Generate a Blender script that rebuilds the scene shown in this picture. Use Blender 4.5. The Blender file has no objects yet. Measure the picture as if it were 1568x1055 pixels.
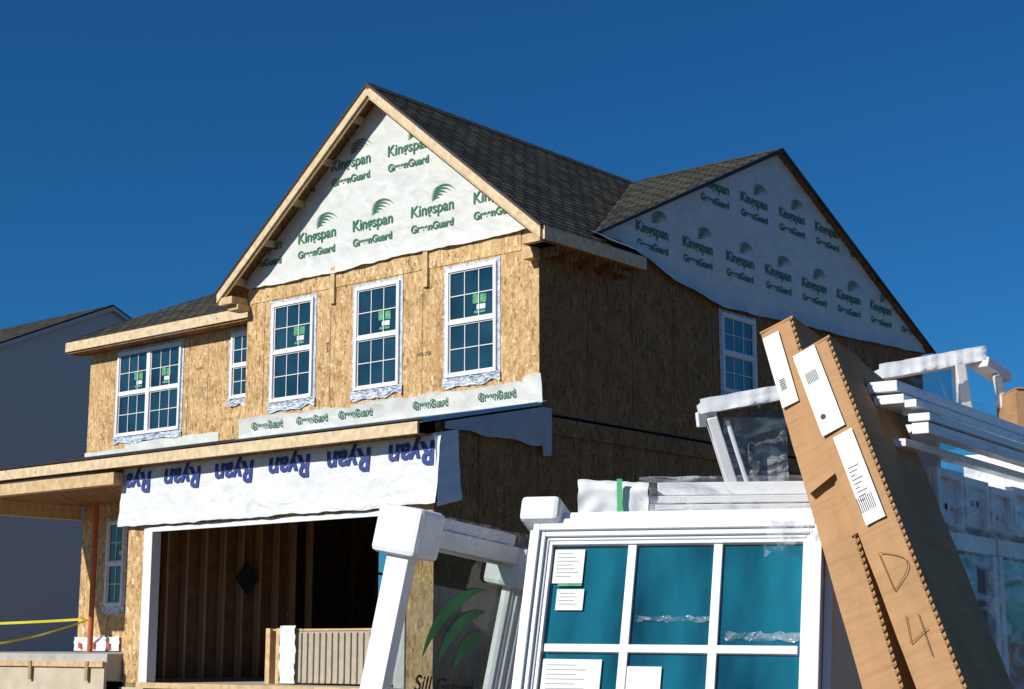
import bpy, bmesh, math, random
from mathutils import Vector, Matrix, noise
random.seed(7)
scene=bpy.context.scene
# ---------------------------------------------------------------- materials
def mat(name):
    m=bpy.data.materials.new(name);m.use_nodes=True
    nt=m.node_tree;p=nt.nodes['Principled BSDF']
    return m,nt,p
def N(nt,t,**k):
    n=nt.nodes.new(t)
    for a,v in k.items():
        if a in n.inputs.keys(): n.inputs[a].default_value=v
        else: setattr(n,a,v)
    return n
def ramp(nt,stops):
    r=nt.nodes.new('ShaderNodeValToRGB');e=r.color_ramp.elements
    while len(e)<len(stops): e.new(.5)
    for el,(p,c) in zip(e,stops): el.position=p;el.color=(*c,1)
    return r
def L(nt,a,b): nt.links.new(a,b)
def coords(nt,scale=(1,1,1),rot=(0,0,0),skew=False):
    tc=N(nt,'ShaderNodeTexCoord')
    src=tc.outputs['Object']
    if skew:
        sp=N(nt,'ShaderNodeSeparateXYZ');L(nt,src,sp.inputs[0])
        ad=N(nt,'ShaderNodeMath',operation='ADD');L(nt,sp.outputs[0],ad.inputs[0]);L(nt,sp.outputs[1],ad.inputs[1])
        cb=N(nt,'ShaderNodeCombineXYZ');L(nt,ad.outputs[0],cb.inputs[0]);L(nt,sp.outputs[2],cb.inputs[2])
        src=cb.outputs[0]
    mp=N(nt,'ShaderNodeMapping');mp.inputs['Scale'].default_value=scale;mp.inputs['Rotation'].default_value=rot
    L(nt,src,mp.inputs[0]);return mp.outputs[0]
def bump(nt,p,h,strength,dist=.01):
    b=N(nt,'ShaderNodeBump');b.inputs['Strength'].default_value=strength;b.inputs['Distance'].default_value=dist
    L(nt,h,b.inputs['Height']);L(nt,b.outputs[0],p.inputs['Normal']);return b
def mixc(nt,fac,a,b,mode='MIX'):
    m=N(nt,'ShaderNodeMix',data_type='RGBA',blend_type=mode)
    if hasattr(fac,'node'): L(nt,fac,m.inputs[0])
    else: m.inputs[0].default_value=fac
    for x,i in((a,6),(b,7)):
        if hasattr(x,'node'): L(nt,x,m.inputs[i])
        else: m.inputs[i].default_value=(*x,1)
    return m.outputs[2]
def simple(name,col,rough=.6,var=.12,scale=6,bs=.15,spec=.4,metal=0):
    m,nt,p=mat(name)
    n=N(nt,'ShaderNodeTexNoise');n.inputs['Scale'].default_value=scale;n.inputs['Detail'].default_value=6
    L(nt,coords(nt),n.inputs['Vector'])
    d=tuple(c*(1-var) for c in col);l=tuple(min(1,c*(1+var)) for c in col)
    r=ramp(nt,[(.3,d),(.7,l)]);L(nt,n.outputs[0],r.inputs[0]);L(nt,r.outputs[0],p.inputs['Base Color'])
    p.inputs['Roughness'].default_value=rough;p.inputs['Specular IOR Level'].default_value=spec;p.inputs['Metallic'].default_value=metal
    if bs: bump(nt,p,n.outputs[0],bs)
    return m
def cardboard(name,col):
    m,nt,p=mat(name)
    n=N(nt,'ShaderNodeTexNoise');n.inputs['Scale'].default_value=7;n.inputs['Detail'].default_value=9;n.inputs['Roughness'].default_value=.65;L(nt,coords(nt,(1,1,.4)),n.inputs['Vector'])
    k=N(nt,'ShaderNodeTexNoise');k.inputs['Scale'].default_value=1;k.inputs['Detail'].default_value=4;L(nt,coords(nt,(5,5,60),(.1,.2,0)),k.inputs['Vector'])
    r=ramp(nt,[(.3,tuple(c*.80 for c in col)),(.5,col),(.72,tuple(c*1.14 for c in col))]);L(nt,n.outputs[0],r.inputs[0])
    r2=ramp(nt,[(.3,(.88,.86,.84)),(.5,(1,1,1)),(.7,(1.05,1.05,1.05))]);L(nt,k.outputs[0],r2.inputs[0])
    L(nt,mixc(nt,1,r.outputs[0],r2.outputs[0],'MULTIPLY'),p.inputs['Base Color']);p.inputs['Roughness'].default_value=.8;p.inputs['Specular IOR Level'].default_value=.2
    bump(nt,p,n.outputs[0],.35,.008);return m
def osb(name,tone=(1,1,1)):
    m,nt,p=mat(name)
    cols=[]
    for i,(sc,ro) in enumerate([((26,1,8),.35),((22,1,7),-.45),((10,1,24),.2)]):
        v=N(nt,'ShaderNodeTexVoronoi',feature='F1');v.inputs['Scale'].default_value=1
        c=coords(nt,sc,(0,ro,0),True)
        L(nt,c,v.inputs['Vector']);cols.append(v)
    n1=N(nt,'ShaderNodeTexNoise');n1.inputs['Scale'].default_value=11;n1.inputs['Detail'].default_value=2;L(nt,coords(nt,(1,1,1),(0,0,0),True),n1.inputs['Vector'])
    n2=N(nt,'ShaderNodeTexNoise');n2.inputs['Scale'].default_value=17;n2.inputs['Detail'].default_value=2;L(nt,coords(nt,(1,1,1),(.0,.6,0),True),n2.inputs['Vector'])
    def stepf(o,t):
        r=ramp(nt,[(t-.02,(0,0,0)),(t+.02,(1,1,1))]);L(nt,o,r.inputs[0]);return r.outputs[0]
    a=mixc(nt,stepf(n1.outputs[0],.5),cols[0].outputs['Color'],cols[1].outputs['Color'])
    a=mixc(nt,stepf(n2.outputs[0],.6),a,cols[2].outputs['Color'])
    bw=N(nt,'ShaderNodeSeparateColor');L(nt,a,bw.inputs[0])
    T=lambda c:tuple(x*y for x,y in zip(c,tone))
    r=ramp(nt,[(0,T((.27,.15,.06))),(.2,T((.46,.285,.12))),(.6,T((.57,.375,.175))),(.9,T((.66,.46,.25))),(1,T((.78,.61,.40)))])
    L(nt,bw.outputs[0],r.inputs[0])
    big=N(nt,'ShaderNodeTexNoise');big.inputs['Scale'].default_value=3.2;big.inputs['Detail'].default_value=7;big.inputs['Roughness'].default_value=.65;L(nt,coords(nt,(1,1,.6)),big.inputs['Vector'])
    rb=ramp(nt,[(.3,(.72,.68,.62)),(.5,(1,1,1)),(.7,(1.12,1.12,1.1))]);L(nt,big.outputs[0],rb.inputs[0])
    L(nt,mixc(nt,1.0,r.outputs[0],rb.outputs[0],'MULTIPLY'),p.inputs['Base Color'])
    p.inputs['Roughness'].default_value=.75;p.inputs['Specular IOR Level'].default_value=.25
    bump(nt,p,bw.outputs[1],.35,.006)
    return m
def wood(name,col,axis='z'):
    m,nt,p=mat(name)
    n=N(nt,'ShaderNodeTexNoise');n.inputs['Scale'].default_value=1;n.inputs['Detail'].default_value=5
    sc={'z':(30,30,2),'x':(2,30,30),'n':(9,9,9)}[axis];L(nt,coords(nt,sc),n.inputs['Vector'])
    k=N(nt,'ShaderNodeTexVoronoi');k.inputs['Scale'].default_value=2.6;L(nt,coords(nt),k.inputs['Vector'])
    r=ramp(nt,[(.3,tuple(c*.72 for c in col)),(.7,tuple(c*1.12 for c in col))]);L(nt,n.outputs[0],r.inputs[0])
    kr=ramp(nt,[(.03,(.45,.35,.25)),(.09,(1,1,1))]);L(nt,k.outputs['Distance'],kr.inputs[0])
    L(nt,mixc(nt,1,r.outputs[0],kr.outputs[0],'MULTIPLY'),p.inputs['Base Color']);p.inputs['Roughness'].default_value=.7
    bump(nt,p,n.outputs[0],.2,.004);return m
def wrapmat(name,col=(.74,.75,.72),sc=2.2,st=.5):
    m,nt,p=mat(name)
    n=N(nt,'ShaderNodeTexNoise');n.inputs['Scale'].default_value=sc;n.inputs['Detail'].default_value=7;n.inputs['Distortion'].default_value=1.4
    L(nt,coords(nt,(1,1,1.6)),n.inputs['Vector'])
    q=N(nt,'ShaderNodeTexNoise');q.noise_type='RIDGED_MULTIFRACTAL';q.inputs['Scale'].default_value=1.3;q.inputs['Detail'].default_value=3;q.inputs['Distortion'].default_value=.6
    L(nt,coords(nt,(1,1,.8),(.3,.4,0)),q.inputs['Vector'])
    r=ramp(nt,[(.25,tuple(c*.84 for c in col)),(.6,col),(.8,tuple(min(.85,c*1.08) for c in col))]);L(nt,n.outputs[0],r.inputs[0])
    L(nt,r.outputs[0],p.inputs['Base Color']);p.inputs['Roughness'].default_value=.42;p.inputs['Specular IOR Level'].default_value=.4
    ma=N(nt,'ShaderNodeMath',operation='MULTIPLY_ADD');ma.inputs[1].default_value=.35;L(nt,q.outputs[0],ma.inputs[0]);L(nt,n.outputs[0],ma.inputs[2])
    bump(nt,p,ma.outputs[0],st,.035);return m
def shingle(name,mode):
    m,nt,p=mat(name)
    tc=N(nt,'ShaderNodeTexCoord');sp=N(nt,'ShaderNodeSeparateXYZ');L(nt,tc.outputs['Object'],sp.inputs[0])
    cb=N(nt,'ShaderNodeCombineXYZ')
    mu=N(nt,'ShaderNodeMath',operation='MULTIPLY');mu.inputs[1].default_value=1.57 if mode=='y' else 2.25
    L(nt,sp.outputs[2],mu.inputs[0]);L(nt,sp.outputs[1 if mode=='y' else 0],cb.inputs[0]);L(nt,mu.outputs[0],cb.inputs[1])
    br=N(nt,'ShaderNodeTexBrick');L(nt,cb.outputs[0],br.inputs['Vector'])
    br.inputs['Scale'].default_value=1;br.inputs['Brick Width'].default_value=.32;br.inputs['Row Height'].default_value=.17;br.inputs['Mortar Size'].default_value=.026
    br.inputs['Color1'].default_value=(.036,.035,.029,1);br.inputs['Color2'].default_value=(.092,.088,.070,1);br.inputs['Mortar'].default_value=(.006,.006,.005,1)
    br.offset=.37
    n=N(nt,'ShaderNodeTexNoise');n.inputs['Scale'].default_value=2.3;n.inputs['Detail'].default_value=8;L(nt,tc.outputs['Object'],n.inputs['Vector'])
    r=ramp(nt,[(.3,(.7,.7,.7)),(.7,(1.3,1.3,1.25))]);L(nt,n.outputs[0],r.inputs[0])
    L(nt,mixc(nt,1,br.outputs['Color'],r.outputs[0],'MULTIPLY'),p.inputs['Base Color'])
    p.inputs['Roughness'].default_value=.95;p.inputs['Specular IOR Level'].default_value=.15;bump(nt,p,br.outputs['Fac'],-.8,.025)
    return m
def glass(name,col,ior=1.6,rough=.02,wav=.02,sc=2.5,lo=.7,hi=1.3,stretch=(1,1,1),rot=(0,0,0)):
    m,nt,p=mat(name)
    p.inputs['Roughness'].default_value=rough;p.inputs['IOR'].default_value=ior
    n=N(nt,'ShaderNodeTexNoise');n.inputs['Scale'].default_value=sc;n.inputs['Detail'].default_value=4;L(nt,coords(nt,stretch,rot),n.inputs['Vector'])
    r=ramp(nt,[(.3,tuple(c*lo for c in col)),(.7,tuple(c*hi for c in col))]);L(nt,n.outputs[0],r.inputs[0]);L(nt,r.outputs[0],p.inputs['Base Color'])
    bump(nt,p,n.outputs[0],wav,.02);return m
def clearglass(name,tint,ior=1.6):
    m,nt,p=mat(name);nt.nodes.remove(p);out=nt.nodes['Material Output']
    tr=N(nt,'ShaderNodeBsdfTransparent');tr.inputs[0].default_value=(*tint,1)
    gl=N(nt,'ShaderNodeBsdfGlossy');gl.inputs['Roughness'].default_value=.02
    fr=N(nt,'ShaderNodeFresnel');fr.inputs[0].default_value=ior
    n=N(nt,'ShaderNodeTexNoise');n.inputs['Scale'].default_value=4;L(nt,coords(nt),n.inputs['Vector'])
    b=N(nt,'ShaderNodeBump');b.inputs['Strength'].default_value=.05;L(nt,n.outputs[0],b.inputs['Height']);L(nt,b.outputs[0],gl.inputs['Normal'])
    mx=N(nt,'ShaderNodeMixShader');L(nt,fr.outputs[0],mx.inputs[0]);L(nt,tr.outputs[0],mx.inputs[1]);L(nt,gl.outputs[0],mx.inputs[2]);L(nt,mx.outputs[0],out.inputs[0]);return m
def film(name,alpha=.35,sc=9,lo=.25,aniso=(1,1,1)):
    m,nt,p=mat(name)
    p.inputs['Base Color'].default_value=(.75,.79,.82,1);p.inputs['Roughness'].default_value=.1;p.inputs['Specular IOR Level'].default_value=.8
    n=N(nt,'ShaderNodeTexNoise');n.inputs['Scale'].default_value=sc;n.inputs['Detail'].default_value=5;n.inputs['Distortion'].default_value=2
    L(nt,coords(nt,aniso),n.inputs['Vector'])
    r=ramp(nt,[(.45,(alpha*lo,)*3),(.72,(min(1,alpha*1.8),)*3)]);L(nt,n.outputs[0],r.inputs[0]);L(nt,r.outputs[0],p.inputs['Alpha'])
    bump(nt,p,n.outputs[0],1,.03);return m
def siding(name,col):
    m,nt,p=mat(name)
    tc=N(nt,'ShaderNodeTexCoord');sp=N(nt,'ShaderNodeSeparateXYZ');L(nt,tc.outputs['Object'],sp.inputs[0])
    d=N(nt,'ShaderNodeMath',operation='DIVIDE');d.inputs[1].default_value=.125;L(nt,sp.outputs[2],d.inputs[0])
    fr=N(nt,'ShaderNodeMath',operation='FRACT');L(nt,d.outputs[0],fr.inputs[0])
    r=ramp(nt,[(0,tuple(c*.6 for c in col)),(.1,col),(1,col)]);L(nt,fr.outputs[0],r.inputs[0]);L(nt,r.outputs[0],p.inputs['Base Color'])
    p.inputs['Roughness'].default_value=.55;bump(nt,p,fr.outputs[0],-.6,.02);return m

M_osb=osb('osb_sheathing');M_osbd=osb('osb_shaded',(.46,.36,.28))  # second OSB is the same board, its colour darkened to carry the shade
M_wood=wood('spruce_lumber',(.62,.43,.22),'n');M_woodp=wood('pale_fascia_board',(.70,.54,.33),'n')
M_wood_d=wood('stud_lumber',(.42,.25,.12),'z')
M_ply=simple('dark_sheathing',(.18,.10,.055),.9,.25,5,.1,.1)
M_wrap=wrapmat('housewrap',(.66,.675,.64));M_wrapw=wrapmat('white_header_wrap',(.72,.74,.75),3,.6)
M_shy=shingle('shingles_bay','y');M_shx=shingle('shingles_main','x')
M_vinyl=simple('white_vinyl',(.76,.77,.78),.35,.03,8,.03)
M_trim=simple('white_trim',(.74,.75,.76),.5,.05,8,.05)
M_hglass=glass('window_glass',(.010,.034,.045),2.0,.02,.04,1.1,.4,1.8)
M_fglass=glass('sky_toned_glass',(.007,.085,.118),2.0,.02,.10,1.6,.35,2.1,(3,3,1),(0,.5,0))  # teal base and slanted streaks paint the reflected sky into the glass colour
M_tape=simple('blue_flashing_tape',(.50,.56,.65),.35,.4,14,.4)
M_green=simple('green_print',(.035,.16,.09),.6,.1,20,0)
M_blue=simple('blue_print',(.02,.045,.22),.6,.1,20,0)
M_black=simple('black_print',(.02,.02,.022),.6,.1,20,0)
M_label=simple('paper_label',(.70,.71,.70),.6,.05,20,.05)
M_glabel=simple('green_sticker',(.09,.32,.15),.6,.4,14,0)
M_card=cardboard('cardboard',(.42,.245,.118))
M_cardd=simple('cardboard_edge',(.24,.135,.06),.85,.15,30,.3,.2)
M_foam=simple('foam_block',(.76,.77,.79),.6,.06,14,.4)
M_film=film('stretch_film',.3);M_film2=film('stretch_film_heavy',.42,7,.2,(.6,1,2));M_filmv=film('stretch_film_pallet',.42,3,.25,(1,1,3))
M_flash=simple('metal_flashing',(.30,.38,.48),.35,.1,5,.05,.5,.3)
M_conc=simple('concrete',(.42,.40,.36),.85,.18,3,.4);M_concy=simple('concrete_wall',(.52,.45,.33),.85,.15,3,.4)
M_rust=simple('red_oxide_steel',(.45,.12,.045),.6,.2,10,.1)
M_yel=simple('yellow_tape',(.72,.62,.03),.5,.05,10,0)
M_red=simple('red_print',(.6,.06,.04),.6,.05,10,0)
M_strap=simple('green_strap',(.1,.5,.22),.5,.1,10,0)
M_sid=siding('grey_vinyl_siding',(.52,.51,.50))
M_dirt=simple('dirt',(.14,.105,.075),.95,.3,1.2,.6)
# ---------------------------------------------------------------- mesh builder
class MB:
    def __init__(s): s.v=[];s.f=[]
    def box(s,x0,x1,y0,y1,z0,z1):
        i=len(s.v)
        s.v+=[Vector(p) for p in((x0,y0,z0),(x1,y0,z0),(x1,y1,z0),(x0,y1,z0),(x0,y0,z1),(x1,y0,z1),(x1,y1,z1),(x0,y1,z1))]
        s.f+=[[i+k for k in q] for q in((0,3,2,1),(4,5,6,7),(0,1,5,4),(1,2,6,5),(2,3,7,6),(3,0,4,7))]
    def hb(s,s0,s1,t0,t1,z0,z1): s.box(-s1,-s0,t0,t1,z0,z1)
    def poly(s,pts):
        i=len(s.v);s.v+=[Vector(p) for p in pts];s.f.append(list(range(i,i+len(pts))))
    def hp(s,pts): s.poly([(-a,b,c) for a,b,c in pts])
    def prism(s,pts,off):
        n=len(pts);i=len(s.v);off=Vector(off)
        s.v+=[Vector(p) for p in pts]+[Vector(p)+off for p in pts]
        s.f.append([i+k for k in range(n)]);s.f.append([i+n+k for k in reversed(range(n))])
        for k in range(n): s.f.append([i+k,i+n+k,i+n+(k+1)%n,i+(k+1)%n])
    def hprism(s,pts,off): s.prism([(-a,b,c) for a,b,c in pts],(-off[0],off[1],off[2]))
    def beam(s,p0,p1,w,h,up=(0,0,1)):
        p0=Vector(p0);p1=Vector(p1);d=(p1-p0).normalized();u=Vector(up);r=d.cross(u).normalized();u=r.cross(d).normalized()
        i=len(s.v)
        for p in(p0,p1):
            for a,b in((-1,-1),(1,-1),(1,1),(-1,1)): s.v.append(p+r*a*w/2+u*b*h/2)
        s.f+=[[i+k for k in q] for q in((0,1,2,3),(7,6,5,4),(0,4,5,1),(1,5,6,2),(2,6,7,3),(3,7,4,0))]
    def cyl(s,p0,p1,r,n=12):
        p0=Vector(p0);p1=Vector(p1);d=(p1-p0).normalized();a=d.orthogonal().normalized();b=d.cross(a);i=len(s.v)
        for p in(p0,p1):
            for k in range(n): s.v.append(p+r*(a*math.cos(6.2832*k/n)+b*math.sin(6.2832*k/n)))
        for k in range(n): s.f.append([i+k,i+(k+1)%n,i+n+(k+1)%n,i+n+k])
        s.f.append([i+k for k in reversed(range(n))]);s.f.append([i+n+k for k in range(n)])
    def grid(s,fn,nx,ny):
        i=len(s.v)
        for a in range(nx+1):
            for b in range(ny+1): s.v.append(Vector(fn(a/nx,b/ny)))
        for a in range(nx):
            for b in range(ny):
                q=i+a*(ny+1)+b;s.f.append([q,q+ny+1,q+ny+2,q+1])
    def wall(s,fn,u0,u1,z0,z1,holes):
        us=sorted({u0,u1,*[h[0] for h in holes],*[h[1] for h in holes]});zs=sorted({z0,z1,*[h[2] for h in holes],*[h[3] for h in holes]})
        for a,b in zip(us,us[1:]):
            for c,d in zip(zs,zs[1:]):
                m,k=(a+b)/2,(c+d)/2
                if any(h[0]<m<h[1] and h[2]<k<h[3] for h in holes): continue
                s.poly([fn(a,c),fn(b,c),fn(b,d),fn(a,d)])
    def build(s,name,m,parent=None,bevel=0,smooth=False,M=None):
        me=bpy.data.meshes.new(name)
        vs=[M@v for v in s.v] if M is not None else s.v
        me.from_pydata([tuple(v) for v in vs],[],s.f);me.materials.append(m)
        bm=bmesh.new();bm.from_mesh(me);bmesh.ops.recalc_face_normals(bm,faces=bm.faces);bm.to_mesh(me);bm.free()
        if smooth:
            for p in me.polygons:p.use_smooth=True
        o=bpy.data.objects.new(name,me);scene.collection.objects.link(o)
        if parent: o.parent=parent
        if bevel:
            b=o.modifiers.new('bevel','BEVEL');b.width=bevel;b.segments=2;b.limit_method='ANGLE'
        return o
def empty(name,loc,rot=None):
    e=bpy.data.objects.new(name,None);e.empty_display_size=.3;scene.collection.objects.link(e)
    if rot is None: e.location=loc
    else: e.matrix_world=Matrix.Translation(Vector(loc))@rot.to_4x4()
    return e
def textmesh(body,size,bold=0.0):
    cu=bpy.data.curves.new('print','FONT');cu.body=body;cu.size=size;cu.align_x='CENTER';cu.offset=bold
    o=bpy.data.objects.new('tmp',cu);scene.collection.objects.link(o)
    bpy.context.view_layer.update()
    me=bpy.data.meshes.new_from_object(o.evaluated_get(bpy.context.evaluated_depsgraph_get()))
    v=[x.co.copy() for x in me.vertices];f=[list(p.vertices) for p in me.polygons]
    bpy.data.objects.remove(o);bpy.data.meshes.remove(me);return v,f
def nz(x,y,z=0,sc=1): return noise.noise(Vector((x*sc,y*sc,z*sc)))
# ---------------------------------------------------------------- camera
cd=bpy.data.cameras.new('camera');cam=bpy.data.objects.new('camera',cd);scene.collection.objects.link(cam)
cd.sensor_width=36;cd.lens=36*2443/1568;cd.clip_end=3000;cd.clip_start=.1
cam.location=(0,0,1.6);cam.rotation_euler=(math.radians(90)+math.atan(457.5/2443),0,0);scene.camera=cam
# ---------------------------------------------------------------- house
ROT=Matrix.Rotation(math.atan2(-.64,.7684),3,'Z')
H=empty('house_under_construction',(.416,24,0),ROT)
RZ=10.95;EZ=7.87;RS=3.4;SL=(RZ-EZ)/3.74
def bayroof(s): return RZ-SL*abs(s-RS)
W_bay=[(.84,1.90),(2.95,3.99),(5.02,6.08)];WZ=(5.77,7.54)
b=MB();b.wall(lambda u,z:(-u,0,z),0,6.78,5.05,7.6,[(x0,x1,*WZ) for x0,x1 in W_bay])
b.hp([(0,0,7.6),(6.78,0,7.6),(6.78,0,bayroof(6.78)-.05),(RS,0,RZ-.05),(0,0,bayroof(0)-.05)])
b.wall(lambda u,z:(-6.78,u,z),0,1.2,5.05,8.0,[])
b.wall(lambda u,z:(-u,1.2,z),6.78,13.17,1.4,7.75,[(10.12,12.18,*WZ),(8.0,8.6,6.22,7.5),(11.70,12.28,2.34,4.05)])
b.wall(lambda u,z:(-13.17,u,z),1.2,13.2,1.0,7.85,[(9.9,11.3,2.7,3.9)])
b.build('front_sheathing',M_osb,H)
b=MB();b.hb(.35,6.70,-.012,-.002,7.635,7.99);b.build('header_band',osb('osb_band',(1.08,1.1,1.12)),H)
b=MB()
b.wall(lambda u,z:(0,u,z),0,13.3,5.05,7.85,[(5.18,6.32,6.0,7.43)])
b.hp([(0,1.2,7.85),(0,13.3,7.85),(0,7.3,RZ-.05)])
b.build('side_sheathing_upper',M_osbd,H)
def pz(t): return 4.64+.205*(t+2.65)
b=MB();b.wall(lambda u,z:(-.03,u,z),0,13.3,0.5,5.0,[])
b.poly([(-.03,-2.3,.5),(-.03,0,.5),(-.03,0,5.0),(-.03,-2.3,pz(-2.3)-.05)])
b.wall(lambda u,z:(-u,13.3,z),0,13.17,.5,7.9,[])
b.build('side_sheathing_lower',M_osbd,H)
b=MB();b.hb(-.035,.0,.15,13.3,4.74,5.0);b.build('rim_band',M_osbd,H)
b=MB()
for z in(5.0,5.045): b.hb(-.006,.0,0,13.3,z,z+.012)
for t in(1.22,2.44,3.66,4.88,6.1,7.3,8.5): b.hb(-.004,0,t,t+.005,5.06,7.7)
for t in(-1.37,-.02,1.04,2.53,3.9,5.2): b.hb(.026,.03,t,t+.008,1,4.6)
for s in(2.44,4.6,6.3): b.hb(s,s+.006,-.004,0,5.6,7.6)
for s in(9.3,9.9): b.hb(s,s+.006,1.196,1.2,5.6,7.6)
b.build('panel_joints',M_black,H)
b=MB() # stamped grade marks on the panels
def stamp(txt,size,place):
    v,f=textmesh(txt,size,.002);i0=len(b.v);b.v+=[Vector(place(p.x,p.y)) for p in v];b.f+=[[i0+i for i in q] for q in f]
stamp('24/16  EXP 1',.10,lambda x,y:(-.025,-.75-y,3.6+x))
stamp('7/16 CAT',.09,lambda x,y:(.004,3.0+x,6.4+y));stamp('24/16',.09,lambda x,y:(.004,8.2+x,6.2+y))
stamp('7/16 OSB',.08,lambda x,y:(-2.4+x,-.004,6.2+y));stamp('24/16',.08,lambda x,y:(-4.65-y,-.004,6.6+x));stamp('EXP 1',.08,lambda x,y:(-9.55+x,1.196,6.9+y))
b.build('grade_stamps',simple('faded_ink',(.10,.07,.05),.8,.2,20,0),H)
b=MB()
for s,z0,z1 in((4.54,7.35,8.0),(2.36,7.33,7.95)): b.hb(s-.05,s+.05,-.05,-.003,z0,z1)
b.build('furring_strips',M_wood,H)
b=MB()
for s0,s1 in((-.34,.02),(6.76,7.12)):
    b.hb(s0,s1,-.40,-.0 if s0<0 else .02,7.60,7.74)
b.hb(-.04,.16,-.2,-.015,7.42,7.60);b.hb(6.7,6.98,-.3,-.015,7.50,7.60)
b.build('bird_boxes',M_wood,H,.006)
b=MB()
def rake(s0,s1,z0,z1,t0,t1,h0,h1):
    b.hprism([(s0,t0,z0-h0),(s1,t0,z1-h0),(s1,t0,z1-h1),(s0,t0,z0-h1)],(0,t1-t0,0))
rake(-.36,RS,bayroof(-.36),RZ,-.42,-.38,.02,.20);rake(7.16,RS+.001,bayroof(7.16),RZ,-.42,-.38,.02,.20)
b.build('rake_boards',M_woodp,H)
b=MB();rake(-.30,RS,bayroof(-.30),RZ,-.375,-.34,.05,.25);rake(7.10,RS+.001,bayroof(7.10),RZ,-.375,-.34,.05,.25)
for k in range(5):
    for sg in(1,-1):
        d=.45+k*.74;s=RS+sg*d;z=bayroof(s)-.07
        b.hprism([(s-.03,-.34,z+.03*SL*sg),(s+.03,-.34,z-.03*SL*sg),(s+.03,-.34,z-.1),(s-.03,-.34,z-.1)],(0,.34,0))
b.build('rake_lookouts',M_wood,H)
RD=7.3
def mainz(t): return EZ+(RZ-EZ)*(t-.85)/(RD-.85)
right=[(-.38,-.43,bayroof(-.38)),(RS,-.43,RZ),(RS,RD,RZ),(-.2,1.05,bayroof(-.2)),(-.2,2.3,bayroof(-.2)),(-.38,2.3,bayroof(-.38))]
left=[(7.18,-.43,bayroof(7.18)),(RS,-.43,RZ),(RS,RD,RZ),(7.18,.85,bayroof(7.18))]
d=4.55
main=[(-.15,.85,EZ),(-.15,RD,RZ),(13.5-d,RD,RZ),(13.5,2.5,mainz(2.5)),(13.5,.85,EZ)]
rear=[(-.15,13.6,EZ),(-.15,RD,RZ),(13.5-d,RD,RZ),(13.5,12,EZ+.8),(13.5,13.6,EZ)]
hip=[(13.5-d,RD,RZ),(13.5,2.5,mainz(2.5)),(13.5,12,EZ+.8)]
b=MB();b.hp([(a,c,z+.012) for a,c,z in right]);b.hp([(a,c,z+.012) for a,c,z in left]);b.build('bay_shingles',M_shy,H)
b=MB()
for P in(main,rear,hip): b.hp([(a,c,z+.012) for a,c,z in P])
b.build('main_shingles',M_shx,H)
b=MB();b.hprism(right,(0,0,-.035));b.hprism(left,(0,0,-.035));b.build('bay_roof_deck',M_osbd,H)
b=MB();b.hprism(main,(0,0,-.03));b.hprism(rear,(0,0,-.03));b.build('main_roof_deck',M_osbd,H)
b=MB()
b.hprism([(-.39,-.44,bayroof(-.39)+.025),(RS,-.44,RZ+.03),(RS,-.44,RZ-.02),(-.39,-.44,bayroof(-.39)-.02)],(0,.03,0))
b.hprism([(7.19,-.44,bayroof(7.19)+.025),(RS,-.44,RZ+.03),(RS,-.44,RZ-.02),(7.19,-.44,bayroof(7.19)-.02)],(0,.03,0))
b.hprism([(-.17,.8,EZ),(-.17,RD,RZ+.03),(-.17,13.65,EZ),(-.17,13.65,EZ-.05),(-.17,RD,RZ-.06),(-.17,.8,EZ-.05)],(.03,0,0))
b.hprism([(13.5,.84,EZ+.02),(13.5,2.5,mainz(2.5)+.02),(13.5,2.5,mainz(2.5)-.05),(13.5,.84,EZ-.05)],(.03,0,0))
b.build('drip_edge',M_black,H)
b=MB()
n=24
for i in range(n): # ridge caps
    t0=-.42+i*.32;b.hprism([(RS-.14,t0,bayroof(RS-.14)+.02),(RS,t0,RZ+.035),(RS+.14,t0,bayroof(RS+.14)+.02)],(0,.30,.006))
for i in range(10):
    s0=-.15+i*.32
    b.hprism([(s0,RD-.14,mainz(RD-.14)+.018),(s0,RD,RZ+.03),(s0,RD+.14,RZ-.04)],(.30,0,.006))
b.build('ridge_caps',simple('ridge_shingle',(.055,.053,.044),.95,.3,9,.4,.1),H)
b=MB();b.hb(-.42,-.38,-.38,2.3,7.62,7.83);b.hb(6.78,13.5,.80,.84,7.66,7.86);b.hb(13.5,13.54,.80,13.6,7.66,7.86)
b.build('eave_fascia',M_woodp,H,.004)
b=MB();b.hb(-.37,.0,-.3,2.25,7.60,7.63);b.hb(6.78,13.5,.84,1.2,7.62,7.65)
for k in range(5): b.hb(-.37,0,k*.5,k*.5+.04,7.45,7.6)
b.beam((.02,1.7,7.62),(.30,2.05,7.5),.09,.09)
b.build('eave_soffit_framing',M_osbd,H)
b=MB();b.poly([(.18,1.05,8.10),(.18,2.35,8.02),(.42,2.35,7.90),(.42,1.3,7.93)]);b.build('valley_flashing',M_flash,H)
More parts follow.
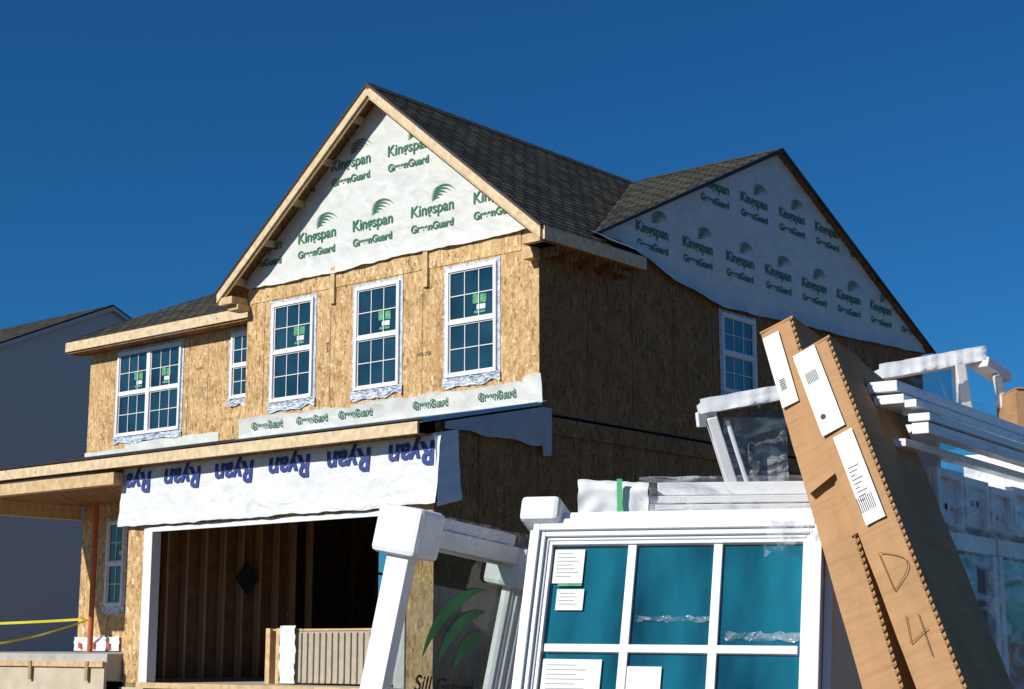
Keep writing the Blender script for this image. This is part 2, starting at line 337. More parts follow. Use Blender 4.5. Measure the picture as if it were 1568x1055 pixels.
# ---- house wrap on bay gable
def wy(s,z): return -.020-.02*abs(nz(s,z,3,1.3))-.008*nz(s,z,9,4)-.008*abs(nz(s*.5+z,z*3-s,4,2.2))
def hem(s): return 7.95+.03*nz(s,0,1,1.1)-.02*math.sin(s*1.7)-.07*(s/6.8)+.012*nz(s,0,4,6)
b=MB()
def fn(a,c):
    s=.02+a*6.74;z0=hem(s);z1=max(z0+.01,bayroof(s)-.06);z=z0+(z1-z0)*c
    fl=max(0,1-(z-z0)/.3)
    return(-s,wy(s,z)-fl**2*(.04+.04*nz(s,2,0,2.5)),z)
b.grid(fn,160,60);b.build('gable_wrap',M_wrap,H,smooth=True)
def hs(t):
    pts=[(1.2,8.12),(2.0,8.10),(2.8,7.95),(3.6,7.72),(5.1,7.50),(7,7.56),(9.7,7.64),(13.3,7.80)]
    for (a,p),(c,q) in zip(pts,pts[1:]):
        if t<=c: return p+(q-p)*(t-a)/(c-a)
    return pts[-1][1]
def sy(t,z): return .016+.03*abs(nz(t,z,5,.8))+.012*nz(t,z,2,3.5)
def mroof(t): return RZ-(RZ-EZ)*abs(t-RD)/(RD-.85 if t<RD else 13.6-RD)
b=MB()
def fn(a,c):
    t=1.25+a*12.0;z0=hs(t);z1=max(z0+.01,mroof(t)-.05);z=z0+(z1-z0)*c
    fl=max(0,1-(z-z0)/.35)
    return(sy(t,z)+fl**2*(.08+.08*nz(t,2,0,1.7)),t,z)
b.grid(fn,170,50);b.build('side_gable_wrap',M_wrap,H,smooth=True)
def logo(b,cx,cz,w=.95):
    parts=[]
    v,f=textmesh('Kingspan',.31,.006);wd=max(p.x for p in v)-min(p.x for p in v);k=w/wd
    parts.append(([(p.x*k,p.y*k) for p in v],f))
    v2,f2=textmesh('GreenGuard',.22,.007);wd=max(p.x for p in v2)-min(p.x for p in v2);k=w*.98/wd
    parts.append(([(p.x*k,p.y*k-.27) for p in v2],f2))
    for j in range(5):
        pv=[];n=10;r=.11+.05*j
        for i in range(n+1):
            an=math.radians(25+ j*6 +i*95/n);ww=.012*math.sin(math.pi*i/n)+.003
            pv.append((.10+.03*j-(r)*math.cos(an)*1.1,.20+r*.95*math.sin(an)-.05,ww))
        vv=[];ff=[]
        for (x,y,ww) in pv: vv+=[(x,y-ww),(x,y+ww)]
        for i in range(n): ff.append([2*i,2*i+2,2*i+3,2*i+1])
        parts.append((vv,ff))
    for vv,ff in parts:
        i0=len(b.v);b.v+=[Vector((cx+x,cz+y,0)) for x,y in vv];b.f+=[[i0+i for i in q] for q in ff]
def clipbuild(b,name,m,clips,place,parent):
    me=bpy.data.meshes.new(name);me.from_pydata([tuple(v) for v in b.v],[],b.f)
    bm=bmesh.new();bm.from_mesh(me)
    for co,no in clips:
        bmesh.ops.bisect_plane(bm,geom=bm.verts[:]+bm.edges[:]+bm.faces[:],plane_co=co,plane_no=no,clear_outer=True)
    for v in bm.verts: v.co=Vector(place(v.co.x,v.co.y))
    bm.to_mesh(me);bm.free();me.materials.append(m)
    o=bpy.data.objects.new(name,me);scene.collection.objects.link(o);o.parent=parent
b=MB()
for s in(.85,2.22,3.6,4.97,6.34): logo(b,-s,8.55)
for s in(1.42,2.78,4.15,5.5): logo(b,-s,9.72)
clipbuild(b,'gable_wrap_print',M_green,[((-RS,RZ-.08,0),(SL,1,0)),((-RS,RZ-.08,0),(-SL,1,0)),((-6.76,0,0),(-1,0,0)),((-.02,0,0),(1,0,0))],lambda u,v:(u,wy(-u,v)-.014,v),H)
b=MB()
for t in(3.05,4.45,5.85,7.22,8.6,10.0,11.4,12.8): logo(b,t,8.42)
for t in(5.05,6.42,7.8,9.2,10.6): logo(b,t,9.66)
ms=(RZ-EZ)/(RD-.85)
clipbuild(b,'side_wrap_print',M_green,[((RD,RZ-.08,0),(ms,1,0)),((RD,RZ-.08,0),(-ms,1,0))],lambda u,v:(sy(u,v)+.014,u,v),H)
# ---- lower hems
def hy(s,z): return -.03-.04*abs(nz(s,z,0,1.6))-.03*nz(s,z,4,3)
b=MB()
def fn(a,c):
    s=-.08+a*6.95;top=5.54+.06*nz(s,7,0,1.6)+.025*nz(s,3,0,6)+(.10 if s<.25 else 0);z=5.18+(top-5.18)*c
    return(-s,hy(s,z)-.03*c*c,z)
b.grid(fn,170,12)
def fn(a,c):
    s=8.9+a*4.3;top=5.62+.03*nz(s,7,0,2)-(.10 if s>11.8 else 0);z=5.40+(top-5.40)*c
    return(-s,1.18-.02*nz(s,z,4,4),z)
b.grid(fn,70,5)
b.build('hem_wrap',M_wrap,H,smooth=True)
b=MB()
for s in(6.1,4.95,3.9,2.2,.8): 
    v,f=textmesh('GreenGuard',.2,.006);i0=len(b.v);b.v+=[Vector((-s+p.x*.75,5.33+p.y*.85,0)) for p in v];b.f+=[[i0+i for i in q] for q in f]
clipbuild(b,'hem_print',M_green,[],lambda u,v:(u,hy(-u,v)-.04,v),H)
# ---- windows
def window(name,Mx,w,h,cols=3,rows=2,double=1,sticker=True):
    e=MB();uw=w/double;fr=.055
    g=MB();tp=MB()
    for k in range(double):
        x0=k*uw
        e.box(x0,x0+fr,-.045,.05,0,h);e.box(x0+uw-fr,x0+uw,-.045,.05,0,h)
        e.box(x0+fr,x0+uw-fr,-.045,.05,0,fr);e.box(x0+fr,x0+uw-fr,-.045,.05,h-fr,h)
        e.box(x0+fr,x0+uw-fr,-.035,.04,h/2-.035,h/2+.03)
        for z0,z1,y in((fr,h/2-.035,.0),(h/2+.03,h-fr,-.012)):
            gx0,gx1=x0+fr,x0+uw-fr
            e.box(gx0,gx0+.025,y-.012,y+.02,z0,z1);e.box(gx1-.025,gx1,y-.012,y+.02,z0,z1)
            e.box(gx0+.025,gx1-.025,y-.012,y+.02,z0,z0+.022);e.box(gx0+.025,gx1-.025,y-.012,y+.02,z1-.022,z1)
            for c in range(1,cols): 
                x=gx0+.025+(gx1-gx0-.05)*c/cols;e.box(x-.007,x+.007,y-.004,y+.014,z0+.022,z1-.022)
            for r in range(1,rows):
                z=z0+(z1-z0)*r/rows;e.box(gx0+.026,gx1-.026,y-.006,y+.012,z-.007,z+.007)
            tl=.004*nz(x0*7+z0*3,y*50+w,h,1)
            g.poly([(gx0,y+.013+tl,z0),(gx1,y+.013-tl,z0),(gx1,y+.013,z1),(gx0,y+.013+2*tl,z1)])
    def tb(x0,x1,z0,z1): tp.grid(lambda a,c:(x0+(x1-x0)*a+.01*nz(a*3,c*9,x0,1),-.008-.006*abs(nz(a*3,c*9,z0,2)),z0+(z1-z0)*c+.012*nz(a*9,c,z1,1)),10,10)
    tb(-.065,0,-.06,h+.07);tb(w,w+.065,-.06,h+.07);tb(0,w,h,h+.055)
    tp.grid(lambda a,c:(-.08+a*(w+.16),-.012-.05*abs(nz(a*9,c*3,w+h,1.3)),-.15*(1-c)-.08*nz(a*5,0,h+w,1)*(1-c)),34,8)
    for mb,n,m in((e,'frame',M_vinyl),(g,'glass',M_hglass),(tp,'flashing_tape',M_tape)): mb.build(name+'_'+n,m,H,M=Mx)
    if sticker:
        s2=MB();st=MB()
        for k in range(double):
            c=k*uw+uw*.5+(.08 if k==0 else -.05)
            s2.box(c-.06,c+.07,-.005,-.0035,h/2+.26,h/2+.42);s2.box(c+.09,c+.22,-.005,-.0035,h/2+.26,h/2+.40);s2.box(c-.03,c+.2,-.005,-.0035,h/2+.1,h/2+.14)
            st.box(c+.02,c+.2,-.003,-.0015,h/2+.16,h/2+.24)
        s2.build(name+'_sticker_print',M_glabel,H,M=Mx)
        st.build(name+'_sticker',M_label,H,M=Mx)
for i,(s0,s1) in enumerate(W_bay): window('bay_window_%d'%i,Matrix.Translation((-s1,0,WZ[0])),s1-s0,WZ[1]-WZ[0])
window('wing_window',Matrix.Translation((-12.18,1.2,WZ[0])),2.06,WZ[1]-WZ[0],double=2)
window('wing_small_window',Matrix.Translation((-8.6,1.2,6.22)),.6,1.28,cols=2,sticker=False)
window('porch_window',Matrix.Translation((-12.28,1.2,2.34)),.58,1.71,cols=2)
window('side_window',Matrix.Translation((0,5.18,6.0))@Matrix.Rotation(math.pi/2,4,'Z'),1.14,1.43,sticker=False)
# ---- shed roof over garage and porch
b=MB();b.hprism([(-.02,-2.62,pz(-2.62)),(-.02,.0,pz(0)),(6.78,0,pz(0)),(6.78,1.2,pz(1.2)),(13.4,1.2,pz(1.2)),(13.4,-2.62,pz(-2.62))],(0,0,-.03));b.build('shed_roof_deck',M_osbd,H)
b=MB();b.hp([(-.04,-2.66,pz(-2.66)+.014),(-.04,.0,pz(0)+.014),(6.78,0,pz(0)+.014),(6.78,1.2,pz(1.2)+.014),(13.42,1.2,pz(1.2)+.014),(13.42,-2.66,pz(-2.66)+.014)]);b.build('shed_roof_felt',M_shx,H)
b=MB();b.hb(.02,13.4,-2.68,-2.64,4.46,4.63);b.build('shed_fascia',M_woodp,H,.004)
b=MB();b.hprism([(-.14,-.12,5.17),(-.14,.02,5.215),(6.9,.02,5.215),(6.9,-.12,5.17)],(0,0,.006))
b.poly([(.05,-2.66,pz(-2.66)-.03),(.05,0,pz(0)-.03),(.05,0,pz(0)+.03),(.05,-2.66,pz(-2.66)+.03)])
b.build('roof_flashing',M_flash,H)
b=MB();b.hb(.05,13.4,-2.64,-2.34,4.47,4.48);b.hb(6.95,13.4,-2.34,1.18,4.40,4.43);b.build('porch_ceiling',M_osbd,H)
b=MB();b.hb(13.15,13.4,-2.6,1.15,4.12,4.40);b.hb(7.0,13.15,-2.6,-2.4,4.2,4.40)
b.build('porch_beams',M_wood,H)
b=MB()
def fn(a,c):
    t=-2.2+a*2.42;z1=pz(min(t,0))-.06;z0=4.58-.05*a+.05*nz(t,0,0,2)-(.16 if a>.9 else 0);z0=min(z0,z1-.03);z=z0+(z1-z0)*c
    return(.05+.06*nz(t,z,0,2)*(1-c)+.02,t,z)
b.grid(fn,50,10);b.build('side_flap_wrap',wrapmat('translucent_wrap',(.42,.43,.46)),H,smooth=True)
# ---- garage
b=MB();b.wall(lambda u,z:(-u,-2.3,z),0.04,6.92,.9,4.47,[(.75,6.27,.95,3.45)])
b.wall(lambda u,z:(-6.92,u,z),-2.3,1.2,.9,4.47,[])
b.build('garage_front_wall',M_osb,H)
b=MB()
b.hb(6.27,6.47,-2.33,-2.305,.98,3.47);b.hb(.55,6.27,-2.33,-2.305,3.39,3.47);b.hb(.55,.75,-2.33,-2.305,.98,3.39)
b.hb(6.255,6.27,-2.33,-2.15,.98,3.39);b.build('garage_door_trim',M_trim,H,.003)
def gy(s,z):
    fl=max(0,min(1,(4.5-z)/.95))
    k=.03+fl*.06+.04*fl*nz(s,z,0,1.2)+.012*nz(s,z*2,7,3)+.008*nz(s*2,z,3,6)
    if s<.5: k+=.10*(.5-s)*fl
    return -2.31-k
b=MB()
def fn(a,c):
    s=-.12+a*7.2;z0=3.50+.03*nz(s,0,0,1.2)+(.02*nz(s,2,0,4));z=z0+(4.5-z0)*c
    return(-s,gy(s,z),z)
b.grid(fn,170,34)
def fn(a,c):
    t=-2.40+a*.5;z=3.46+a*.12+(1.03-a*.02)*c;return(.05+.06*(1-c)*(1+nz(t,z,1,4)),t,z)
b.grid(fn,8,12)
b.build('header_wrap',M_wrapw,H,smooth=True)
b=MB()
for k in range(6):
    s=.42+k*1.27;v,f=textmesh('Ryan',.50,.014);i0=len(b.v)
    b.v+=[Vector((-s-p.x*.95,4.38-p.y*.95,0)) for p in v];b.f+=[[i0+i for i in q] for q in f]
clipbuild(b,'header_print',M_blue,[((0,4.46,0),(0,1,0)),((.05,0,0),(1,0,0)),((-6.95,0,0),(-1,0,0))],lambda u,v:(u,gy(-u,v)-.018,v),H)
b=MB();b.hb(.05,6.92,-2.3,5.5,.7,.97);b.build('garage_slab',M_conc,H)
b=MB();b.hb(.62,6.3,-2.5,-2.36,.90,.985);b.build('garage_sill_board',M_wood,H)
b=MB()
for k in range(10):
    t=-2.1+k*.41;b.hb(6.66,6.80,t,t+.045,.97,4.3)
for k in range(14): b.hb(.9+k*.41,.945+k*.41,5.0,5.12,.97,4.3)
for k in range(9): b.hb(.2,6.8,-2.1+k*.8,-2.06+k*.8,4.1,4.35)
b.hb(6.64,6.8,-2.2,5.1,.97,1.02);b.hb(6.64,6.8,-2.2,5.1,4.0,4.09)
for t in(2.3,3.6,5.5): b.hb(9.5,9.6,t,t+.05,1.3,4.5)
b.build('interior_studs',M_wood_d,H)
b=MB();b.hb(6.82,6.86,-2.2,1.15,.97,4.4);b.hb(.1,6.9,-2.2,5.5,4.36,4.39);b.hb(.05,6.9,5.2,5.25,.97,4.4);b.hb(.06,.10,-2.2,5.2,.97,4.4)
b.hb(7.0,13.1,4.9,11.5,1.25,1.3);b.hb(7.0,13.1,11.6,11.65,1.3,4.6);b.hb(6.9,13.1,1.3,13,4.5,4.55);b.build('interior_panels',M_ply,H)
b=MB()
for t in(9.87,10.32,10.58,10.84,11.28): b.hb(13.12,13.2,t,t+.05,2.7,3.9)
b.hb(13.11,13.21,9.9,11.3,3.27,3.33);b.build('rear_window_bars',M_vinyl,H)
b=MB();b.prism([Vector(p) for p in((-6.64,.05,2.42),(-6.64,.32,2.72),(-6.64,.05,3.02),(-6.64,-.22,2.72))],(.02,0,0));b.build('black_diamond_panel',M_black,H)
b=MB();b.hb(6.95,14.5,-2.60,1.2,1.0,1.43);b.build('porch_slab',M_conc,H,.01)
b=MB();b.hb(6.93,14.5,-2.66,-2.605,.0,1.30);b.hb(0.0,6.92,-2.36,-2.31,0,.9);b.hb(-.02,.02,-2.3,13.3,0,.6);b.build('foundation_wall',M_concy,H)
b=MB();b.hb(6.93,14.5,-2.70,-2.665,1.22,1.31);b.build('form_board',M_wood,H)
b=MB()
for s in(7.3,8.9): b.hb(s,s+.07,-2.72,-2.70,1.0,1.31)
b.build('form_stakes',M_wood_d,H)
b=MB();b.cyl((-12.17,.8,1.43),(-12.17,.8,4.4),.055);b.box(-12.27,-12.07,.7,.9,1.43,1.45);b.box(-12.27,-12.07,.7,.9,4.38,4.40);b.build('steel_post',M_rust,H)
b=MB();b.grid(lambda a,c:(-13.2+a*1.5,1.15-.03*nz(a*8,c*4,1),1.45+.28*c+.04*nz(a*9,0,2)*c),30,5);b.build('base_wrap',M_wrapw,H,smooth=True)
b=MB()
for x in(-13.0,-12.55,-12.05): b.poly([(x,1.105,1.5),(x+.09,1.105,1.5),(x+.09,1.105,1.62),(x,1.105,1.62)])
b.build('base_wrap_print',M_red,H)
K=empty('wrapped_cabinet_crate',(.416,24,0),ROT)
b=MB();b.hb(1.3,3.75,-1.5,-.9,1.0,1.78)
for k in range(18): b.hb(1.35+k*.135,1.40+k*.135,-1.53,-1.5,1.02,1.76)
b.build('ribbed_body',simple('beige_panel',(.42,.36,.27),.5,.1,8,.05),K,.004)
b=MB();b.hb(4.2,4.3,-1.55,-.9,.98,1.83);b.hb(3.98,4.06,-1.55,-.9,.98,1.83);b.hb(1.3,4.3,-1.5,-.9,1.79,1.82);b.build('wood_ends',M_wood,K)
b=MB();b.grid(lambda a,c:(-3.95+a*.35+.04*nz(a*4,c*6,3),-1.56-.05*abs(nz(a*7,c*5,0)),.99+.88*c),12,16);b.build('wrap',M_wrapw,K,smooth=True)
# ---------------------------------------------------------------- neighbouring house
NH=empty('neighbour_house',(-12.84,50,0),ROT)
sl=.45
b=MB();b.poly([(0,-6.3,0.5),(0,6.3,.5),(0,6.3,12.1-6.3*sl),(0,0,12.1),(0,-6.3,12.1-6.3*sl)])
b.poly([(-12,-6.3,0.5),(-12,6.3,.5),(-12,6.3,12.1-6.3*sl),(-12,0,12.1),(-12,-6.3,12.1-6.3*sl)])
b.poly([(0,-6.3,.5),(-12,-6.3,.5),(-12,-6.3,12.1-6.3*sl),(0,-6.3,12.1-6.3*sl)]);b.poly([(0,6.3,.5),(-12,6.3,.5),(-12,6.3,12.1-6.3*sl),(0,6.3,12.1-6.3*sl)])
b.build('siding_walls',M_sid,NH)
b=MB()
for sg in(1,-1): b.prism([(.12,0,12.25),(.12,sg*6.7,12.25-6.7*sl),(-12.3,sg*6.7,12.25-6.7*sl),(-12.3,0,12.25)],(0,0,-.06))
b.build('roof',M_shx,NH)
b=MB()
for sg in(1,-1): b.prism([(.13,0,12.19),(.13,sg*6.7,12.19-6.7*sl),(.13,sg*6.7,12.06-6.7*sl),(.13,0,12.06)],(-.03,0,0))
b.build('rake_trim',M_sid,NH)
# ---------------------------------------------------------------- ground
b=MB()
def gz(x,y): 
    k=min(1,max(0,(y-9)/9));k=k*k*(3-2*k);return .82*k
b.grid(lambda a,c:((a-.5)*1600,-300+ (c**2.2)*1900,gz(0,-300+(c**2.2)*1900)+.04*nz(a*300,c*300,0)),60,160)
g=b.build('ground',M_dirt,None,smooth=True)
# ---------------------------------------------------------------- caution tape
ct=empty('caution_tape',(-8,25,0))
b=MB();
def strip(p0,p1,sag,w):
    b.grid(lambda a,c:(Vector(p0).lerp(Vector(p1),a)+Vector((0,.02*math.sin(a*20),-sag*4*a*(1-a)+w*(c-.5)))),30,1)
bpy.context.view_layer.update();hm=H.matrix_world.copy()
def HW(s,t,z): return hm@Vector((-s,t,z))
q0=HW(12.2,.74,2.08)-Vector(ct.location);q1=HW(16.5,-2.0,1.97)-Vector(ct.location);q2=HW(13.0,-1.9,1.5)-Vector(ct.location)
strip(q0,q1,.05,.05);strip(q0+Vector((0,0,-.02)),q2,.12,.04);b.build('ribbon',M_yel,ct)
# ---------------------------------------------------------------- foreground window units
def frame_rot(e1,e2):
    z=(-Vector(e2)).normalized();x=Vector(e1);x=(x-z*x.dot(z)).normalized();y=z.cross(x)
    return Matrix((x,y,z)).transposed()
def bigwindow(name,O,e1,e2,w,h,lite,cols,mat_g,fr=.05,grille=True):
    E=empty(name,O,frame_rot(e1,e2));b=MB()
    for y0,y1,a,c in((-.03,.07,0,fr*.45),(-.018,.06,fr*.45,fr*.8),(-.006,.05,fr*.8,fr)):
        b.box(a,c,y0,y1,-h,-a);b.box(w-c,w-a,y0,y1,-h,-a);b.box(c,w-c,y0,y1,-c,-a);
    b.box(0,w,-.03,.07,-h-.05,-h)
    b.build('frame',M_vinyl,E,.003)
    b=MB();sx0,sx1=fr,w-fr
    mid=-fr-.03-2*lite-.03
    if grille:
        b.box(sx0,sx1,.0,.045,mid-.04,mid)
        for zz in(-fr-.03-lite,mid-.04-lite): b.box(sx0+.02,sx1-.02,.006,.03,zz-.013,zz+.013)
        for k in range(1,cols):
            x=sx0+(sx1-sx0)*k/cols
            b.box(x-.014,x+.014,.008,.028,mid,-fr-.005);b.box(x-.014,x+.014,.008,.028,-h,mid-.04)
    b.box(sx0,sx0+.012,.0,.04,-h,-fr);b.box(sx1-.012,sx1,.0,.04,-h,-fr);b.box(sx0+.012,sx1-.012,.0,.04,-fr-.012,-fr)
    b.build('sash_and_grilles',M_vinyl,E,.002)
    b=MB();b.poly([(sx0,.02,-h),(sx1,.02,-h),(sx1,.02,-fr),(sx0,.02,-fr)]);b.build('glass_pane',mat_g,E)
    return E
W1=.93
E=bigwindow('window_unit',(.080,5.22,1.972),(.93,-.37,-.125),(-.125,-.33,-1),W1,1.75,.325,3,M_fglass)
b=MB();b.box(.0,W1,.0,.09,.004,.03);b.box(.02,W1-.01,.02,.085,.034,.06);b.box(-.028,-.002,.02,.08,-1.7,.0);b.box(W1+.002,W1+.028,.02,.08,-1.7,.0);b.build('head_jamb',M_vinyl,E,.004)
b=MB();b.box(-.055,.08,-.035,.12,.012,.10);b.build('foam_corner',M_foam,E,.018)
b=MB();b.box(.07,.17,.012,.0145,-.19,-.075);b.box(.09,.18,.012,.0145,-.28,-.21);b.box(.07,.26,.012,.0145,-.60,-.44);b.box(.34,.45,.012,.0145,-.58,-.46)
b.build('labels',M_label,E)
b=MB();b.box(.09,.17,.0105,.0118,-.20,-.19);b.build('label_tab',M_glabel,E)
b=MB()
for k in range(7): b.box(.08,.13+.012*(k%3),.0112,.0118,-.09-k*.013,-.088-k*.013)
for k in range(8): b.box(.085,.18+.03*(k%2),.0112,.0118,-.46-k*.015,-.458-k*.015)
for k in range(4): b.box(.10,.15+.01*(k%2),.0112,.0118,-.225-k*.012,-.223-k*.012)
b.build('label_print',simple('grey_print',(.25,.25,.26),.6,.05,10,0),E)
b=MB();b.grid(lambda a,c:(.76+.15*a+.02*nz(a*5,c*5,1),-.045-.02*abs(nz(a*9,c*7,2)),.0-.13*c*(1-.5*a)+.01*nz(a*8,c*3,3)),16,14)
b.grid(lambda a,c:(.64+.24*a+.02*nz(a*5,c*5,1),.012-.008*abs(nz(a*9,c*7,2)),-.35-.025*c+.012*nz(a*8,c*3,3)),26,6)
b.grid(lambda a,c:(.35+.25*a+.02*nz(a*5,c*5,1),.012-.008*abs(nz(a*9,c*7,2)),-.30-.015*c+.012*nz(a*8,c*3,3)),26,4)
b.build('film_scrap',film('thin_scrap',.22,8,.1),E,smooth=True)
E2=bigwindow('window_unit',(-.335,5.2,1.985),(.62,.76,-.10),(-.195,.03,-1),.64,1.75,.75,1,clearglass('clear_glass',(.50,.56,.52)),.06,False)
b=MB();b.box(-.035,.09,-.08,.12,-.11,.05);b.box(.52,.68,-.08,.1,-.14,.0);b.build('foam_corner',M_foam,E2,.018)
b=MB();b.box(.1,.51,-.03,.09,.003,.04);b.box(.6405,.68,-.01,.09,-1.75,-.15);b.box(.08,.52,-.05,-.032,-.06,.0);b.build('jamb_extension',M_vinyl,E2,.004)
b=MB();b.grid(lambda a,c:(-.045+.74*a,-.1-.015*abs(nz(a*9,c*7,2)),.045-.09*c+.01*nz(a*8,c*3,3)),26,8);b.build('film_wrap',M_film,E2,smooth=True)
b=MB()   # printed protective sheet stuck to the pane
def arc(x0,z0,r,a0,a1,w):
    n=12
    for i in range(n):
        t0=math.radians(a0+(a1-a0)*i/n);t1=math.radians(a0+(a1-a0)*(i+1)/n);w0=w*math.sin(math.pi*i/n)+.002;w1=w*math.sin(math.pi*(i+1)/n)+.002
        b.poly([(x0+(r-w0)*math.cos(t0),.012,z0+(r-w0)*math.sin(t0)),(x0+(r+w0)*math.cos(t0),.012,z0+(r+w0)*math.sin(t0)),(x0+(r+w1)*math.cos(t1),.012,z0+(r+w1)*math.sin(t1)),(x0+(r-w1)*math.cos(t1),.012,z0+(r-w1)*math.sin(t1))])
for k in range(3): arc(.50+.01*k,-.46,.30-.075*k,100,172,.022)
b.build('sheet_leaf_print',simple('green_leaf_print',(.07,.30,.11),.5,.25,10,0),E2)
b=MB();v,f=textmesh('Sill Guard',.075,.001);b.v=[Vector((.34+p.x,.012,-.53+p.y)) for p in v];b.f=f
v,f=textmesh('WINDOW TAPE',.035,.001);i0=len(b.v);b.v+=[Vector((.34+p.x,.012,-.58+p.y)) for p in v];b.f+=[[i0+i for i in q] for q in f];b.build('sheet_text',M_black,E2)
b=MB();b.grid(lambda a,c:(.10+.46*a,.015+.002*nz(a*5,c*5,0),-.62+.44*c),14,14);b.build('protective_sheet',film('hazy_sheet',.16,2.5,.6),E2,smooth=True)
S=empty('wrapped_frame_stack',(.24,5.5,1.995),Matrix.Rotation(math.radians(-7),3,'Z'))
b=MB();b.box(.0,.97,.0,.30,.0,.035);b.box(.0,.97,-.02,.30,.04,.07);b.box(.22,.97,-.01,.28,.075,.10);b.box(.26,.97,.03,.26,.105,.15);b.build('profiles',M_vinyl,S,.004)
b=MB();b.grid(lambda a,c:(-.01+.24*a+.006*nz(a*5,c*5,1),-.04+.012*nz(a*5,c*4,4)+.25*max(0,c-.6),.03+.13*min(c*1.4,1)-.02*a*c+.006*nz(a*6,c*3,3)),16,14);b.build('foam_sheet',M_foam,S,smooth=True)
b=MB();b.grid(lambda a,c:(.2+.78*a,-.035-.012*abs(nz(a*14,c*6,2))+.25*max(0,c-.7),-.0+.165*min(c*1.35,1)+.005*nz(a*12,c*3,3)),60,14);b.build('film',M_film2,S,smooth=True)
b=MB();b.box(.125,.143,-.062,-.055,.03,.155);b.build('strap',M_strap,S)
# ---------------------------------------------------------------- cartons
def carton(name,top,bot,w,d,ln):
    ax=(Vector(top)-Vector(bot)).normalized()
    ew=Vector((.78,-.62,0));ew=(ew-ax*ew.dot(ax)).normalized();ed=ew.cross(ax)*-1
    if ed.dot(Vector((.6,.8,0)))<0: ed=-ed
    R=Matrix((ew,ed,ax)).transposed();E=empty(name,top,R)
    b=MB();nn=60
    def ring(z,k): 
        q=.006*nz(z*4,k,1)+.002*nz(z*17,k,5);return [(-w-q,0+q,z),(-w/2,-.004+q*.6,z),(0,-q,z),(q,d,z),(-w,d,z)]
    for j in range(nn):
        z0=-ln*j/nn;z1=-ln*(j+1)/nn;r0=ring(z0,0);r1=ring(z1,0)
        for k in range(5): b.poly([r0[k],r0[(k+1)%5],r1[(k+1)%5],r1[k]])
    b.poly(ring(0,0));b.poly(ring(-ln,0))
    o=b.build('body',M_card,E)
    bm=bmesh.new();bm.from_mesh(o.data);bmesh.ops.remove_doubles(bm,verts=bm.verts,dist=.0005);bmesh.ops.recalc_face_normals(bm,faces=bm.faces);bm.to_mesh(o.data);bm.free()
    b=MB();k=0
    while k*.022<ln:
        z=-k*.022;b.prism([(-.010,-.007,z),(.004,-.008,z-.008),(-.010,-.007,z-.016)],(0,.004,0));k+=1
    b.build('serrated_edge',M_cardd,E)
    b=MB();b.box(-w-.002,.004,-.004,d*.5,-.004,.003);b.build('top_flap',M_card,E);return E
C1=carton('cardboard_carton',(.914,5.1,2.646),(1.106,4.6,1.472),.12,.38,2.85)
C2=carton('cardboard_carton',(.991,4.9,2.543),(1.2286,4.4,1.478),.135,.42,2.7)
b=MB();b.box(-.115,-.055,-.012,-.010,-.30,-.03);b.build('label',M_label,C1)
b=MB()
for k in range(6): b.box(-.10,-.08,-.0135,-.0125,-.24+k*.007,-.237+k*.007)
b.build('label_print',M_black,C1)
b=MB();b.box(-.13,-.05,-.012,-.010,-.31,-.005);b.box(-.10,-.035,-.012,-.010,-.64,-.33);b.build('label',M_label,C2)
b=MB()
for k in range(8): b.box(-.112+k*.005,-.110+k*.005,-.0135,-.0125,-.125,-.085)
for k in range(9): b.box(-.09,-.055-.01*(k%3),-.0135,-.0125,-.45-k*.014,-.448-k*.014)
for k in range(9): b.box(-.10+k*.006,-.098+k*.006,-.0135,-.0125,-.60,-.55)
b.cyl((-.105,-.0135,-.25),(-.105,-.0125,-.25),.009);b.build('label_print',M_black,C2)
b=MB()
P=[(-.095,-.735),(-.09,-.86)]+[(-.09+.065*math.sin(math.pi*i/12),-.86+.125*i/12) for i in range(1,13)]
for p,q in zip(P,P[1:]): b.beam((p[0],-.011,p[1]),(q[0],-.011,q[1]),.002,.002)
for p,q in(((-.085,-.94),(-.10,-1.02)),((-.10,-1.02),(-.04,-1.0)),((-.05,-.95),(-.055,-1.08))): b.beam((p[0],-.011,p[1]),(q[0],-.011,q[1]),.002,.002)
b.build('pen_mark',M_cardd,C2)
b=MB();b.poly([(-.12,-.006,-.585),(-.01,-.03,-.57),(.0,-.035,-.60),(-.10,-.03,-.625)]);b.poly([(-.02,-.008,-.58),(.01,-.02,-.64),(.01,-.015,-.80),(-.02,-.008,-.8)]);b.build('torn_flap',M_card,C1)
# ---------------------------------------------------------------- window frames and pallet behind
PB=empty('leaning_window_frames',(0,0,0))
b=MB()
b.beam((.88,7.4,2.68),(1.45,7.45,2.79),.12,.05);b.beam((.93,7.4,2.64),(1.10,7.5,2.1),.05,.07,(0,1,0));b.beam((.86,7.35,2.62),(.96,7.45,2.64),.02,.07);b.beam((1.0,7.36,2.62),(1.17,7.46,2.1),.02,.02,(0,1,0))
b.beam((1.72,7.4,2.84),(2.2,7.45,2.93),.14,.05);b.beam((2.10,7.4,2.9),(2.17,7.5,2.5),.05,.08,(0,1,0));b.beam((2.2,7.4,2.90),(2.34,7.5,2.84),.1,.05);b.beam((2.28,7.4,2.84),(2.36,7.5,2.5),.03,.06,(0,1,0))
b.build('frames',M_vinyl,PB,.006)
b=MB();b.poly([(1.05,7.52,2.1),(1.3,7.52,2.1),(1.3,7.52,2.72),(.98,7.52,2.62)]);b.poly([(1.7,7.52,2.5),(2.10,7.52,2.5),(2.10,7.52,2.9),(1.7,7.52,2.8)]);b.build('panes',clearglass('frame_glass',(.6,.62,.62)),PB)
